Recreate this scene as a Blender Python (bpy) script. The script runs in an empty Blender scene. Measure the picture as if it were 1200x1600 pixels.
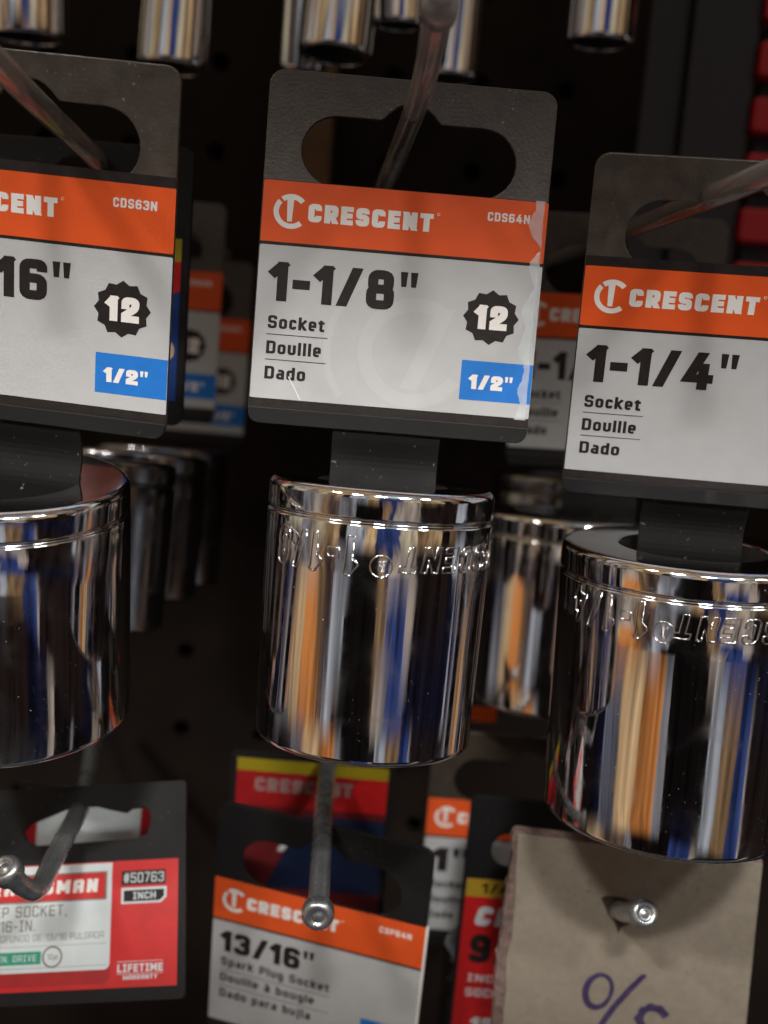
import bpy, bmesh, math, random
from mathutils import Vector, Matrix, Euler
from mathutils.geometry import delaunay_2d_cdt
random.seed(7)
R_ = math.radians
MM = 0.001
scene = bpy.context.scene
COL = scene.collection

# ------------------------------------------------------------------ camera
F_PX = 1850.0                                   # focal length in pixels of a 1200 x 1600 picture
cam_d = bpy.data.cameras.new('camera'); cam = bpy.data.objects.new('camera', cam_d); COL.objects.link(cam)
cam_d.sensor_fit = 'VERTICAL'; cam_d.sensor_height = 36.0; cam_d.lens = F_PX / 1600 * 36
CAM_R = Matrix.Rotation(R_(82), 3, 'X') @ Matrix.Rotation(R_(4.7), 3, 'Z')
cam.matrix_world = CAM_R.to_4x4()
cam_d.clip_start = 0.01; cam_d.clip_end = 20
cam_d.dof.use_dof = True; cam_d.dof.focus_distance = 0.196; cam_d.dof.aperture_fstop = 14.5; cam_d.dof.aperture_blades = 0
scene.camera = cam
def at(u, v, d):
    """point (mm) on the shelf that lies d mm away along the lens axis"""
    d *= F_PX / 2800
    return CAM_R @ Vector(((u - 600) / F_PX * d, -(v - 800) / F_PX * d, -d))

# ------------------------------------------------------------------ world: the shop behind the camera, as a procedural environment
world = bpy.data.worlds.new('World'); scene.world = world; world.use_nodes = True
WN = world.node_tree; WN.nodes.clear()
def wn(t, **k):
    n = WN.nodes.new(t)
    for a, b in k.items(): setattr(n, a, b)
    return n
def wl(a, b): WN.links.new(a, b)
def wmath(op, a, b=None, c=None):
    n = wn('ShaderNodeMath', operation=op)
    for i, v in enumerate((a, b, c)):
        if v is None: continue
        if isinstance(v, (int, float)): n.inputs[i].default_value = v
        else: wl(v, n.inputs[i])
    return n.outputs[0]
tc = wn('ShaderNodeTexCoord'); sp = wn('ShaderNodeSeparateXYZ'); wl(tc.outputs['Generated'], sp.inputs[0])
az = wmath('ARCTAN2', sp.outputs[0], wmath('MULTIPLY', sp.outputs[1], -1.0))
el = wmath('MULTIPLY', wmath('ARCSINE', sp.outputs[2]), 57.2958)
nz = wn('ShaderNodeTexNoise'); nz.inputs['Scale'].default_value = 4.0; nz.inputs['Detail'].default_value = 3
wl(tc.outputs['Generated'], nz.inputs['Vector'])
azd = wmath('ADD', wmath('MULTIPLY', az, 57.2958), wmath('MULTIPLY', wmath('SUBTRACT', nz.outputs['Fac'], 0.5), 13.0))
fac = wmath('DIVIDE', wmath('ADD', azd, 180.0), 360.0)
DK = (.007, .005, .005); BRN = (.016, .010, .009); NAVY = (.008, .008, .020); BLUE = (.036, .060, .195); TAN = (.64, .42, .22)
ORG = (.55, .20, .055); WHT = (.46, .47, .50); GRY = (.24, .23, .24); BEI = (.42, .34, .28); MAU = (.12, .075, .06); TBR = (.25, .15, .075)
LB = [(-180, DK), (-120, GRY), (-112, DK), (-90, TAN), (-74, MAU), (-50, GRY), (-44, DK), (-11, BLUE), (9, BEI), (13, BRN), (42, NAVY), (61, BEI), (67, DK), (84, GRY), (87, DK)]
RB = [(-180, DK), (-110, (.05, .04, .04)), (-100, DK), (-88, NAVY), (-80, (.16, .16, .2)), (-64, TAN), (-46, ORG), (-28, GRY), (-20, DK), (15, WHT), (24, TBR), (38, BLUE), (50, BEI), (53, BRN), (96, NAVY), (110, WHT), (118, DK)]
BB = [(-180, DK), (-106, GRY), (-87, TAN), (-72, ORG), (-53, MAU), (-45, WHT), (-35, DK), (6, BEI), (16, BEI), (22, BLUE), (37, NAVY), (88, WHT), (100, ORG), (112, DK)]
MB = [(-180, DK), (-152, WHT), (-146, DK), (-113, NAVY), (-103, (.05, .045, .05)), (-90, GRY), (-83, TAN), (-69, ORG), (-60, TBR), (-52, MAU), (-42, WHT), (-28, DK), (4, TBR), (15, BLUE), (33, BEI), (41, BRN), (80, NAVY), (88, WHT), (96, TBR), (105, DK)]
UB = [(-180, DK), (-156, WHT), (-146, DK), (-112, NAVY), (-104, (.05, .045, .05)), (-84, GRY), (-72, BEI), (-60, TBR), (-52, MAU), (-40, GRY), (-25, DK), (2, TBR), (11, BLUE), (14, BEI), (38, BRN), (82, WHT), (95, DK), (110, TBR), (117, DK)]
WW = (.60, .50, .33)
TB = [(-180, DK), (-150, WW), (-140, TBR), (-125, WW), (-110, DK), (-104, WW), (-84, GRY), (-70, WW), (-56, TBR), (-46, TAN), (-38, DK), (-32, WHT), (-14, TAN), (-2, BLUE), (22, WW), (40, TBR), (50, TAN), (66, DK), (74, TBR), (84, DK)]
BANDS = [
 (-52, [(-180, (.02, .018, .018)), (-110, (.08, .06, .05)), (-40, (.09, .065, .045)), (10, (.06, .055, .05)), (50, (.08, .09, .10)), (120, (.02, .02, .022))]),
 (-33, LB), (-28.5, LB), (-27, RB), (-19.5, RB), (-15.5, BB), (-11, MB), (-6, UB), (1, UB), (8, TB), (19, TB),
 (30, [(-180, DK), (-80, (.50, .33, .17)), (-25, (.46, .32, .18)), (5, (.26, .25, .24)), (20, (.30, .34, .38)), (70, (.34, .28, .22)), (120, DK)]),
]
cur = None
for e, stops in BANDS:
    r = wn('ShaderNodeValToRGB'); r.color_ramp.interpolation = 'CONSTANT' if -40 < e < 20 else 'LINEAR'
    els = r.color_ramp.elements
    while len(els) > 1: els.remove(els[-1])
    els[0].position = 0; els[0].color = (*stops[0][1], 1)
    for a, c in stops[1:]:
        x = els.new((a + 180) / 360); x.color = (*c, 1)
    wl(fac, r.inputs[0])
    if cur is None: cur = r.outputs[0]
    else:
        mr = wn('ShaderNodeMapRange'); mr.inputs['From Min'].default_value = prev_e; mr.inputs['From Max'].default_value = e
        wl(el, mr.inputs['Value'])
        mx = wn('ShaderNodeMix', data_type='RGBA'); wl(mr.outputs[0], mx.inputs['Factor']); wl(cur, mx.inputs[6]); wl(r.outputs[0], mx.inputs[7])
        cur = mx.outputs[2]
    prev_e = e
cv = wn('ShaderNodeCombineXYZ'); wl(wmath('MULTIPLY', azd, .11), cv.inputs[0]); wl(wmath('MULTIPLY', el, .035), cv.inputs[1])
st = wn('ShaderNodeTexNoise'); st.inputs['Scale'].default_value = 1.6; st.inputs['Detail'].default_value = 2.5; wl(cv.outputs[0], st.inputs['Vector'])
sm = wn('ShaderNodeMapRange'); wl(st.outputs['Fac'], sm.inputs[0])
for i_, v_ in enumerate((.32, .68, .25, 1.12)): sm.inputs[i_ + 1].default_value = v_
vm = wn('ShaderNodeVectorMath', operation='SCALE'); wl(cur, vm.inputs[0]); wl(sm.outputs[0], vm.inputs['Scale']); cur = vm.outputs[0]
bg = wn('ShaderNodeBackground'); bg.inputs['Strength'].default_value = 1.0; wl(cur, bg.inputs['Color'])
wo = wn('ShaderNodeOutputWorld'); wl(bg.outputs[0], wo.inputs[0])

# ------------------------------------------------------------------ unseen lamps added to light the stock
def area(name, loc, aim, sx, sy, power, colr):
    l = bpy.data.lights.new(name, 'AREA'); l.shape = 'RECTANGLE'; l.size = sx; l.size_y = sy; l.energy = power; l.color = colr
    o = bpy.data.objects.new(name, l); COL.objects.link(o)
    o.location = loc; o.rotation_euler = (Vector(aim) - Vector(loc)).to_track_quat('-Z', 'Y').to_euler(); return o
for az_, pw in ((-52, .55), (-27, .95), (0, 1.5), (27, .95), (52, .55)):       # added key lamps, narrow beams that keep the back dark
    c_ = Vector((0, .2, -.046)); d_ = Vector((math.sin(R_(az_)) * math.cos(R_(38)), -math.cos(R_(az_)) * math.cos(R_(38)), math.sin(R_(38))))
    lp = area('added_lamp', c_ + d_ * .85, c_, .42, .03, .055 * pw, (1.0, 0.965, 0.92)); lp.data.spread = R_(10)
area('added_lamp', (0.35, -1.1, 1.3), (0, 0.20, -0.02), 1.0, 0.35, 0.55, (0.93, 0.97, 1.0))  # unseen fill lamp, added to lift the whole display softly

scene.view_settings.view_transform = 'Standard'; scene.view_settings.look = 'None'
scene.view_settings.exposure = 0.0; scene.view_settings.gamma = 1.0; scene.view_settings.use_curve_mapping = False
scene.cycles.max_bounces = 10; scene.cycles.glossy_bounces = 6; scene.cycles.transmission_bounces = 8; scene.cycles.transparent_max_bounces = 12
scene.cycles.caustics_reflective = False; scene.cycles.caustics_refractive = False; scene.cycles.sample_clamp_indirect = 4.0
scene.cycles.use_denoising = True

# ------------------------------------------------------------------ materials
MATS = {}
def mat(name, color, rough=.5, metal=0., spec=.5, var=.0, vscale=300., bump=0., bscale=800., specks=0., rvar=0., trans=0., alpha=1., coat=0., speck_col=(.5, .47, .42), speck_scale=900., ior=None):
    if name in MATS: return MATS[name]
    m = bpy.data.materials.new(name); m.use_nodes = True; N = m.node_tree.nodes; Lk = m.node_tree.links
    b = N['Principled BSDF']; b.inputs['Base Color'].default_value = (*color, 1); b.inputs['Roughness'].default_value = rough
    b.inputs['Metallic'].default_value = metal; b.inputs['Specular IOR Level'].default_value = spec
    b.inputs['Transmission Weight'].default_value = trans; b.inputs['Alpha'].default_value = alpha; b.inputs['Coat Weight'].default_value = coat
    if ior: b.inputs['IOR'].default_value = ior
    t = N.new('ShaderNodeTexCoord')
    def noise(scale, det=4, dist=0.):
        n = N.new('ShaderNodeTexNoise'); n.inputs['Scale'].default_value = scale; n.inputs['Detail'].default_value = det
        n.inputs['Distortion'].default_value = dist; Lk.new(t.outputs['Object'], n.inputs['Vector']); return n.outputs['Fac']
    def rng(v, a, b_, c, d):
        r = N.new('ShaderNodeMapRange'); Lk.new(v, r.inputs[0])
        for i, q in enumerate((a, b_, c, d)): r.inputs[i + 1].default_value = q
        return r.outputs[0]
    col_out = None
    if var:
        mx = N.new('ShaderNodeMix'); mx.data_type = 'RGBA'; mx.inputs[6].default_value = (*[c * (1 - var) for c in color], 1)
        mx.inputs[7].default_value = (*[min(1, c * (1 + var)) for c in color], 1)
        Lk.new(rng(noise(vscale, 6, .6), .3, .7, 0, 1), mx.inputs['Factor']); col_out = mx.outputs[2]
    if specks:
        m2 = N.new('ShaderNodeMix'); m2.data_type = 'RGBA'
        if col_out: Lk.new(col_out, m2.inputs[6])
        else: m2.inputs[6].default_value = (*color, 1)
        m2.inputs[7].default_value = (*speck_col, 1)
        s = rng(noise(speck_scale, 2), .72 - specks * .1, .80 - specks * .1, 0, 1)
        s2 = N.new('ShaderNodeMath'); s2.operation = 'MULTIPLY'; Lk.new(s, s2.inputs[0]); Lk.new(rng(noise(90, 3), .45, .62, 0, 1), s2.inputs[1])
        Lk.new(s2.outputs[0], m2.inputs['Factor']); col_out = m2.outputs[2]
        if metal:
            inv = N.new('ShaderNodeMath'); inv.operation = 'SUBTRACT'; inv.inputs[0].default_value = 1; Lk.new(s2.outputs[0], inv.inputs[1]); Lk.new(inv.outputs[0], b.inputs['Metallic'])
    if col_out: Lk.new(col_out, b.inputs['Base Color'])
    if rvar: Lk.new(rng(noise(120, 5, 1.), .35, .7, max(0, rough - rvar * .3), rough + rvar), b.inputs['Roughness'])
    if bump:
        bp = N.new('ShaderNodeBump'); bp.inputs['Strength'].default_value = bump; bp.inputs['Distance'].default_value = .0002
        Lk.new(noise(bscale, 3), bp.inputs['Height']); Lk.new(bp.outputs[0], b.inputs['Normal'])
    MATS[name] = m; return m

CHROME = mat('polished_chrome', (.76, .76, .78), .045, 1., rvar=.09, specks=.06, speck_col=(.40, .38, .36), speck_scale=2600, bump=.012, bscale=260)
CHROME_D = mat('shaded_chrome', (.26, .26, .275), .16, 1., rvar=.12)  # chrome darkened in its colour for the sockets in shade behind
HOLE = mat('dark_recess', (.012, .011, .011), .6)
BLACK = mat('black_plastic', (.046, .035, .025), .38, spec=.85, var=.3, vscale=260, bump=.25, bscale=1600, specks=.55, speck_col=(.26, .21, .16), speck_scale=1300, rvar=.12)
NECKM = mat('matte_black_plastic', (.008, .0075, .0075), .62, spec=.12, rvar=.1, specks=.3, speck_col=(.2, .18, .16))
BLACK_S = mat('smooth_black_plastic', (.012, .0115, .012), .5, spec=.2, rvar=.1, specks=.25, speck_col=(.2, .18, .16))
ORANGE = mat('orange_print', (.70, .092, .018), .42, spec=.3, var=.07, vscale=120)
GREY = mat('grey_print', (.455, .465, .472), .42, spec=.35, var=.03, vscale=240)
GREYMARK = mat('pale_grey_print', (.485, .495, .50), .42, spec=.35, var=.03, vscale=240)
WHITE = mat('white_print', (.78, .76, .73), .4)
INK = mat('dark_print', (.018, .014, .013), .5, spec=.25, var=.25, vscale=600)
BLUEP = mat('blue_print', (.020, .17, .56), .42, spec=.3, var=.06)
RED = mat('red_print', (.55, .014, .014), .4, var=.08)
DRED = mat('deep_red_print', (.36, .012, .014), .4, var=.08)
PALE = mat('pale_blue_white_print', (.60, .66, .68), .42, var=.03)
GREEN = mat('green_print', (.02, .30, .19), .4)
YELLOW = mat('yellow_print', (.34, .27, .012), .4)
OCHRE = mat('ochre_print', (.42, .27, .02), .4)
DBLUE = mat('deep_blue_print', (.012, .045, .20), .4)
TEXTGREY = mat('grey_lettering', (.16, .14, .12), .45)
STEEL = mat('zinc_steel', (.50, .53, .55), .26, .88, var=.15, vscale=200, rvar=.15)
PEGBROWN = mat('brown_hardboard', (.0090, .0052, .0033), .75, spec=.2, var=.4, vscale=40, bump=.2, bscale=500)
CARD = mat('brown_cardboard', (.31, .27, .212), .9, var=.08, vscale=420, bump=.08, bscale=600, specks=.8, speck_col=(.17, .13, .10), speck_scale=900)
CARDEDGE = mat('torn_cardboard', (.20, .14, .12), .9, var=.4, vscale=500, bump=.8, bscale=600)
MARKER = mat('purple_marker', (.065, .042, .12), .6, var=.35, vscale=420)
STAIN = mat('dark_hole_in_cardboard', (.045, .03, .022), .9, var=.5, vscale=300)
ACRYL = mat('clear_plastic', (.74, .72, .72), .05, trans=.75, alpha=.88, rvar=.12, ior=1.40, var=.12, vscale=150)
FILM = mat('clear_film', (.85, .92, .95), .12, alpha=.40, spec=1., bump=.6, bscale=350)  # whitish tint and cover stand in for glare on the film
REDPL = mat('red_plastic', (.50, .010, .012), .35)
DARKFR = mat('dark_painted_steel', (.020, .018, .018), .45)

# ------------------------------------------------------------------ mesh helpers (all numbers in millimetres)
def link(o, parent=None):
    COL.objects.link(o)
    if parent is not None: o.parent = parent
    return o
def meshobj(name, verts, faces, mats, parent=None, fm=None, smooth=False):
    me = bpy.data.meshes.new(name); me.from_pydata([tuple(c * MM for c in v) for v in verts], [], faces)
    if not isinstance(mats, (list, tuple)): mats = [mats]
    for m in mats: me.materials.append(m)
    if fm: me.polygons.foreach_set('material_index', fm)
    if smooth: me.polygons.foreach_set('use_smooth', [True] * len(faces))
    me.update(); return link(bpy.data.objects.new(name, me), parent)
def pip(p, ring):
    x, y = p; c = False; n = len(ring)
    for i in range(n):
        x1, y1 = ring[i]; x2, y2 = ring[i - 1]
        if (y1 > y) != (y2 > y) and x < (x2 - x1) * (y - y1) / (y2 - y1) + x1: c = not c
    return c
def wind(p, ring):
    x, y = p; w = 0
    for i in range(len(ring)):
        x1, y1 = ring[i - 1]; x2, y2 = ring[i]
        side = (x2 - x1) * (y - y1) - (x - x1) * (y2 - y1)
        if y1 <= y < y2 and side > 0: w += 1
        elif y2 <= y < y1 and side < 0: w -= 1
    return w
def fill(regions):
    """union of regions (each a list of rings, even-odd) -> 2-D verts, triangles"""
    vs, es = [], []
    for rings in regions:
        for r in rings:
            o = len(vs); vs += [Vector(p) for p in r]; es += [(o + i, o + (i + 1) % len(r)) for i in range(len(r))]
    v, e, f, *_ = delaunay_2d_cdt(vs, es, [], 0, 1e-5)
    tris = []
    for t in f:
        c = ((v[t[0]].x + v[t[1]].x + v[t[2]].x) / 3, (v[t[0]].y + v[t[1]].y + v[t[2]].y) / 3)
        if any((wind(c, rings[0]) != 0) if len(rings) == 1 else (sum(pip(c, r) for r in rings) % 2) for rings in regions): tris.append(tuple(t))
    used = sorted({i for t in tris for i in t}); mp = {i: k for k, i in enumerate(used)}
    return [(v[i].x, v[i].y) for i in used], [tuple(mp[i] for i in t) for t in tris]
def boundary(tris):
    ed = {}
    for t in tris:
        for i in range(3): ed[(t[i], t[(i + 1) % 3])] = 1
    return [(a, b) for (a, b) in ed if (b, a) not in ed]
def plate(name, rings, th, m, parent=None, z0=0., bevel=.12):
    """flat outline with real thickness: front face at z0, back at z0 - th"""
    v, t = fill([rings]); n = len(v)
    t = [q if (v[q[1]][0]-v[q[0]][0])*(v[q[2]][1]-v[q[0]][1])-(v[q[1]][1]-v[q[0]][1])*(v[q[2]][0]-v[q[0]][0]) > 0 else q[::-1] for q in t]
    verts = [(x, y, z0) for x, y in v] + [(x, y, z0 - th) for x, y in v]
    faces = list(t) + [tuple(i + n for i in q[::-1]) for q in t] + [(b, a, a + n, b + n) for a, b in boundary(t)]
    o = meshobj(name, verts, faces, m, parent)
    bm = bmesh.new(); bm.from_mesh(o.data); bmesh.ops.dissolve_limit(bm, angle_limit=.01, verts=bm.verts, edges=bm.edges); bm.to_mesh(o.data); bm.free()
    if bevel:
        b = o.modifiers.new('edge', 'BEVEL'); b.width = bevel * MM; b.segments = 2; b.limit_method = 'ANGLE'; b.angle_limit = R_(40)
    return o
def rrect(x0, y0, x1, y1, r=0., n=6, corners=(1, 1, 1, 1)):
    """counter-clockwise rounded rectangle; corners = bl, br, tr, tl"""
    out = []
    for k, (cx, cy, a) in enumerate(((x0, y0, 180), (x1, y0, 270), (x1, y1, 0), (x0, y1, 90))):
        rr = r * corners[k]
        if rr < 1e-6: out.append((cx, cy)); continue
        ox = cx + (rr if k in (0, 3) else -rr); oy = cy + (rr if k in (0, 1) else -rr)
        for i in range(n + 1):
            q = R_(a + 90 * i / n); out.append((ox + rr * math.cos(q), oy + rr * math.sin(q)))
    return out
def circle(cx, cy, r, n=48): return [(cx + r * math.cos(2 * math.pi * i / n), cy + r * math.sin(2 * math.pi * i / n)) for i in range(n)]
def rect(x0, y0, x1, y1): return [(x0, y0), (x1, y0), (x1, y1), (x0, y1)]

def flat(name, items, parent):
    """printed layers: items = (verts2d, tris, height in mm, material) -> one mesh"""
    V, Fc, fm, ms = [], [], [], []
    for v, t, z, m in items:
        if m not in ms: ms.append(m)
        o = len(V); V += [(x, y, z) for x, y in v]
        for q in t:
            a, b, c = (v[i] for i in q)
            if (b[0]-a[0])*(c[1]-a[1])-(b[1]-a[1])*(c[0]-a[0]) < 0: q = q[::-1]
            Fc.append(tuple(i + o for i in q)); fm.append(ms.index(m))
    return meshobj(name, V, Fc, ms, parent, fm)
def shp(rings, z, m): return (*fill([rings]), z, m)

def lathe(name, prof, m, parent=None, n=128, fm_fn=None, mats=None):
    V, Fc, fm = [], [], []
    for r, z in prof:
        for i in range(n):
            a = 2 * math.pi * i / n; V.append((r * math.sin(a), -r * math.cos(a), z))
    for j in range(len(prof) - 1):
        for i in range(n):
            k = (i + 1) % n; Fc.append((j * n + i, (j + 1) * n + i, (j + 1) * n + k, j * n + k)); fm.append(fm_fn(j) if fm_fn else 0)
    return meshobj(name, V, Fc, mats or m, parent, fm, True)
def tube(name, pts, rad, m, parent=None, n=20, closed_ends=True):
    """smooth rod through points (mm, world or parent space); rad may be a list"""
    P = [Vector(p) for p in pts]
    # Catmull-Rom resample
    S, RR = [], []
    for i in range(len(P) - 1):
        p0, p1, p2, p3 = P[max(i - 1, 0)], P[i], P[i + 1], P[min(i + 2, len(P) - 1)]
        r1, r2 = (rad, rad) if not isinstance(rad, (list, tuple)) else (rad[i], rad[i + 1])
        for k in range(10):
            t = k / 10
            S.append(.5 * ((2 * p1) + (-p0 + p2) * t + (2 * p0 - 5 * p1 + 4 * p2 - p3) * t * t + (-p0 + 3 * p1 - 3 * p2 + p3) * t ** 3)); RR.append(r1 + (r2 - r1) * t)
    S.append(P[-1]); RR.append(rad[-1] if isinstance(rad, (list, tuple)) else rad)
    V, Fc = [], []; up = Vector((.3, .2, 1)).normalized()
    for i, p in enumerate(S):
        d = (S[min(i + 1, len(S) - 1)] - S[max(i - 1, 0)]).normalized()
        a = d.cross(up); a = a.normalized() if a.length > 1e-3 else d.orthogonal().normalized(); b = d.cross(a)
        for k in range(n):
            q = 2 * math.pi * k / n; V.append(tuple(p + RR[i] * (math.cos(q) * a + math.sin(q) * b)))
    for i in range(len(S) - 1):
        for k in range(n):
            l = (k + 1) % n; Fc.append((i * n + k, i * n + l, (i + 1) * n + l, (i + 1) * n + k))
    if closed_ends: Fc += [tuple(range(n))[::-1], tuple((len(S) - 1) * n + k for k in range(n))]
    return meshobj(name, V, Fc, m, parent, None, True)

def thing(name, label, cat, loc=(0, 0, 0), rot=(0, 0, 0), group=None):
    o = bpy.data.objects.new(name, None); COL.objects.link(o); o.empty_display_size = .01
    o.location = Vector(loc) * MM; o.rotation_euler = rot
    tag(o, label, cat, group); return o
def tag(o, label, cat, group=None):
    o['label'] = label; o['category'] = cat
    if group: o['group'] = group
    return o
def up(a, b, c): return (R_(90 + a), R_(b), R_(c))      # an upright flat thing facing the aisle, then tipped by a, b, c degrees

# ------------------------------------------------------------------ square-cut lettering drawn with strokes
s_ = 's'
GL = {  # width (of cap height), strokes: (points, closed); a point with 's' keeps a sharp corner
 'A': (.64, [([(0, 0), (0, 1), (1, 1), (1, 0)], 0), ([(0, .40), (1, .40)], 0)]),
 'C': (.60, [([(1, .69), (1, 1), (0, 1), (0, 0), (1, 0), (1, .31)], 0)]),
 'D': (.62, [([(0, 0, s_), (0, 1, s_), (1, 1), (1, 0)], 1)]),
 'E': (.56, [([(1, 1), (0, 1, s_), (0, 0, s_), (1, 0)], 0), ([(0, .5), (.9, .5)], 0)]),
 'F': (.56, [([(1, 1), (0, 1, s_), (0, 0)], 0), ([(0, .5), (.9, .5)], 0)]),
 'G': (.62, [([(1, .72), (1, 1), (0, 1), (0, 0), (1, 0), (1, .48, s_), (.5, .48)], 0)]),
 'H': (.62, [([(0, 0), (0, 1)], 0), ([(1, 0), (1, 1)], 0), ([(0, .5), (1, .5)], 0)]),
 'I': (.46, [([(.5, 0), (.5, 1)], 0), ([(0, 1), (1, 1)], 0), ([(0, 0), (1, 0)], 0)]),
 'K': (.62, [([(0, 0), (0, 1)], 0), ([(1, 1.05), (0, .38)], 0), ([(.3, .6), (1, -.05)], 0)]),
 'L': (.54, [([(0, 1), (0, 0, s_), (1, 0)], 0)]),
 'M': (.82, [([(0, 0), (0, 1)], 0), ([(1, 0), (1, 1)], 0), ([(0, 1.1), (.5, .3)], 0), ([(.5, .3), (1, 1.1)], 0)]),
 'N': (.64, [([(0, 0), (0, 1)], 0), ([(1, 0), (1, 1)], 0), ([(0, 1.08), (1, -.08)], 0)]),
 'O': (.62, [([(0, 0), (0, 1), (1, 1), (1, 0)], 1)]),
 'P': (.60, [([(0, 0), (0, 1, s_), (1, 1), (1, .42), (0, .42)], 0)]),
 'R': (.62, [([(0, 0), (0, 1, s_), (1, 1), (1, .42), (0, .42)], 0), ([(.5, .42), (1, -.08)], 0)]),
 'S': (.60, [([(1, .74), (1, 1), (0, 1), (0, .5), (1, .5), (1, 0), (0, 0), (0, .26)], 0)]),
 'T': (.60, [([(0, 1), (1, 1)], 0), ([(.5, 0), (.5, 1)], 0)]),
 'U': (.62, [([(0, 1), (0, 0), (1, 0), (1, 1)], 0)]),
 'V': (.64, [([(0, 1.05), (.5, -.02)], 0), ([(.5, -.02), (1, 1.05)], 0)]),
 'W': (.86, [([(0, 0), (0, 1)], 0), ([(1, 0), (1, 1)], 0), ([(0, -.1), (.5, .7)], 0), ([(.5, .7), (1, -.1)], 0)]),
 'Y': (.62, [([(0, 1.05), (.5, .42)], 0), ([(1, 1.05), (.5, .42)], 0), ([(.5, .45), (.5, 0)], 0)]),
 '0': (.62, [([(0, 0), (0, 1), (1, 1), (1, 0)], 1)]),
 '1': (.40, [([(1, 0), (1, 1)], 0), ([(-.1, .80), (1, 1.06)], 0)]),
 '2': (.62, [([(0, .72), (0, 1), (1, 1), (1, .60), (0, .20, s_), (0, 0, s_), (1, 0)], 0)]),
 '3': (.62, [([(0, .75), (0, 1), (1, 1), (1, .52), (.3, .52)], 0), ([(.3, .52), (1, .52), (1, 0), (0, 0), (0, .25)], 0)]),
 '4': (.68, [([(.74, 0), (.74, .62)], 0), ([(.58, 1.06), (0, .24, s_), (1, .24)], 0)]),
 '5': (.62, [([(1, 1), (0, 1, s_), (0, .56, s_), (1, .56), (1, 0), (0, 0), (0, .24)], 0)]),
 '6': (.62, [([(1, .76), (1, 1), (0, 1), (0, 0), (1, 0), (1, .54), (0, .54)], 0)]),
 '7': (.58, [([(0, 1), (1, 1, s_), (.3, -.05)], 0)]),
 '8': (.64, [([(.06, .52), (.06, 1), (.94, 1), (.94, .52)], 1), ([(0, 0), (0, .52), (1, .52), (1, 0)], 1)]),
 '9': (.62, [([(0, .24), (0, 0), (1, 0), (1, 1), (0, 1), (0, .46), (1, .46)], 0)]),
 'a': (.52, [([(.05, .72), (1, .72), (1, 0)], 0), ([(1, .38), (0, .38), (0, 0), (1, 0)], 0)]),
 'b': (.54, [([(0, 1), (0, 0, s_), (1, 0), (1, .72), (0, .72)], 0)]),
 'c': (.48, [([(1, .52), (1, .72), (0, .72), (0, 0), (1, 0), (1, .2)], 0)]),
 'd': (.54, [([(1, 1), (1, 0, s_), (0, 0), (0, .72), (1, .72)], 0)]),
 'e': (.52, [([(.95, 0), (0, 0), (0, .72), (1, .72), (1, .34, s_), (0, .34)], 0)]),
 'g': (.54, [([(1, 0), (0, 0), (0, .72), (1, .72), (1, -.28), (.05, -.28)], 0)]),
 'i': (.18, [([(.5, 0), (.5, .72)], 0), ([(.5, .95), (.5, 1)], 0)]),
 'j': (.26, [([(1, .72), (1, -.28), (0, -.28)], 0), ([(1, .95), (1, 1)], 0)]),
 'k': (.54, [([(0, 0), (0, 1)], 0), ([(1, .76), (0, .26)], 0), ([(.3, .42), (1, -.04)], 0)]),
 'l': (.18, [([(.5, 0), (.5, 1)], 0)]),
 'o': (.54, [([(0, 0), (0, .72), (1, .72), (1, 0)], 1)]),
 'p': (.54, [([(0, -.28), (0, .72, s_), (1, .72), (1, 0), (0, 0)], 0)]),
 'r': (.40, [([(0, 0), (0, .72, s_), (1, .72)], 0)]),
 't': (.40, [([(.35, .98), (.35, 0), (1, 0)], 0), ([(-.1, .72), (1, .72)], 0)]),
 'u': (.54, [([(0, .72), (0, 0), (1, 0), (1, .72)], 0)]),
 'n': (.54, [([(0, 0), (0, .72, s_), (1, .72), (1, 0)], 0)]),
 '-': (.40, [([(0, .44), (1, .44)], 0)]),
 '/': (.54, [([(0, -.1), (1, 1.1)], 0)]),
 '.': (.16, [([(.5, 0), (.5, .02)], 0)]),
 ',': (.16, [([(.5, .0), (.2, -.14)], 0)]),
 '"': (.40, []), ' ': (.30, []),
 '#': (.62, [([(.25, 0), (.35, 1)], 0), ([(.7, 0), (.8, 1)], 0), ([(0, .33), (1, .33)], 0), ([(0, .68), (1, .68)], 0)]),
}
GL['à'] = (.52, GL['a'][1] + [([(.2, 1.05), (.7, .92)], 0)]); GL['í'] = (.22, [([(.5, 0), (.5, .72)], 0), ([(.4, .92), (1, 1.06)], 0)])
def round_path(pts, closed, rr):
    n = len(pts); out = []
    for i, p in enumerate(pts):
        P = Vector(p[:2])
        if (not closed and i in (0, n - 1)) or len(p) > 2 or rr <= 0: out.append(P); continue
        A, B = Vector(pts[i - 1][:2]), Vector(pts[(i + 1) % n][:2])
        d1, d2 = A - P, B - P; r = min(rr, d1.length * .5, d2.length * .5)
        a, b = P + d1.normalized() * r, P + d2.normalized() * r
        for k in range(5):
            t = k / 4; out.append((1 - t) ** 2 * a + 2 * t * (1 - t) * P + t * t * b)
    return out
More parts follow.
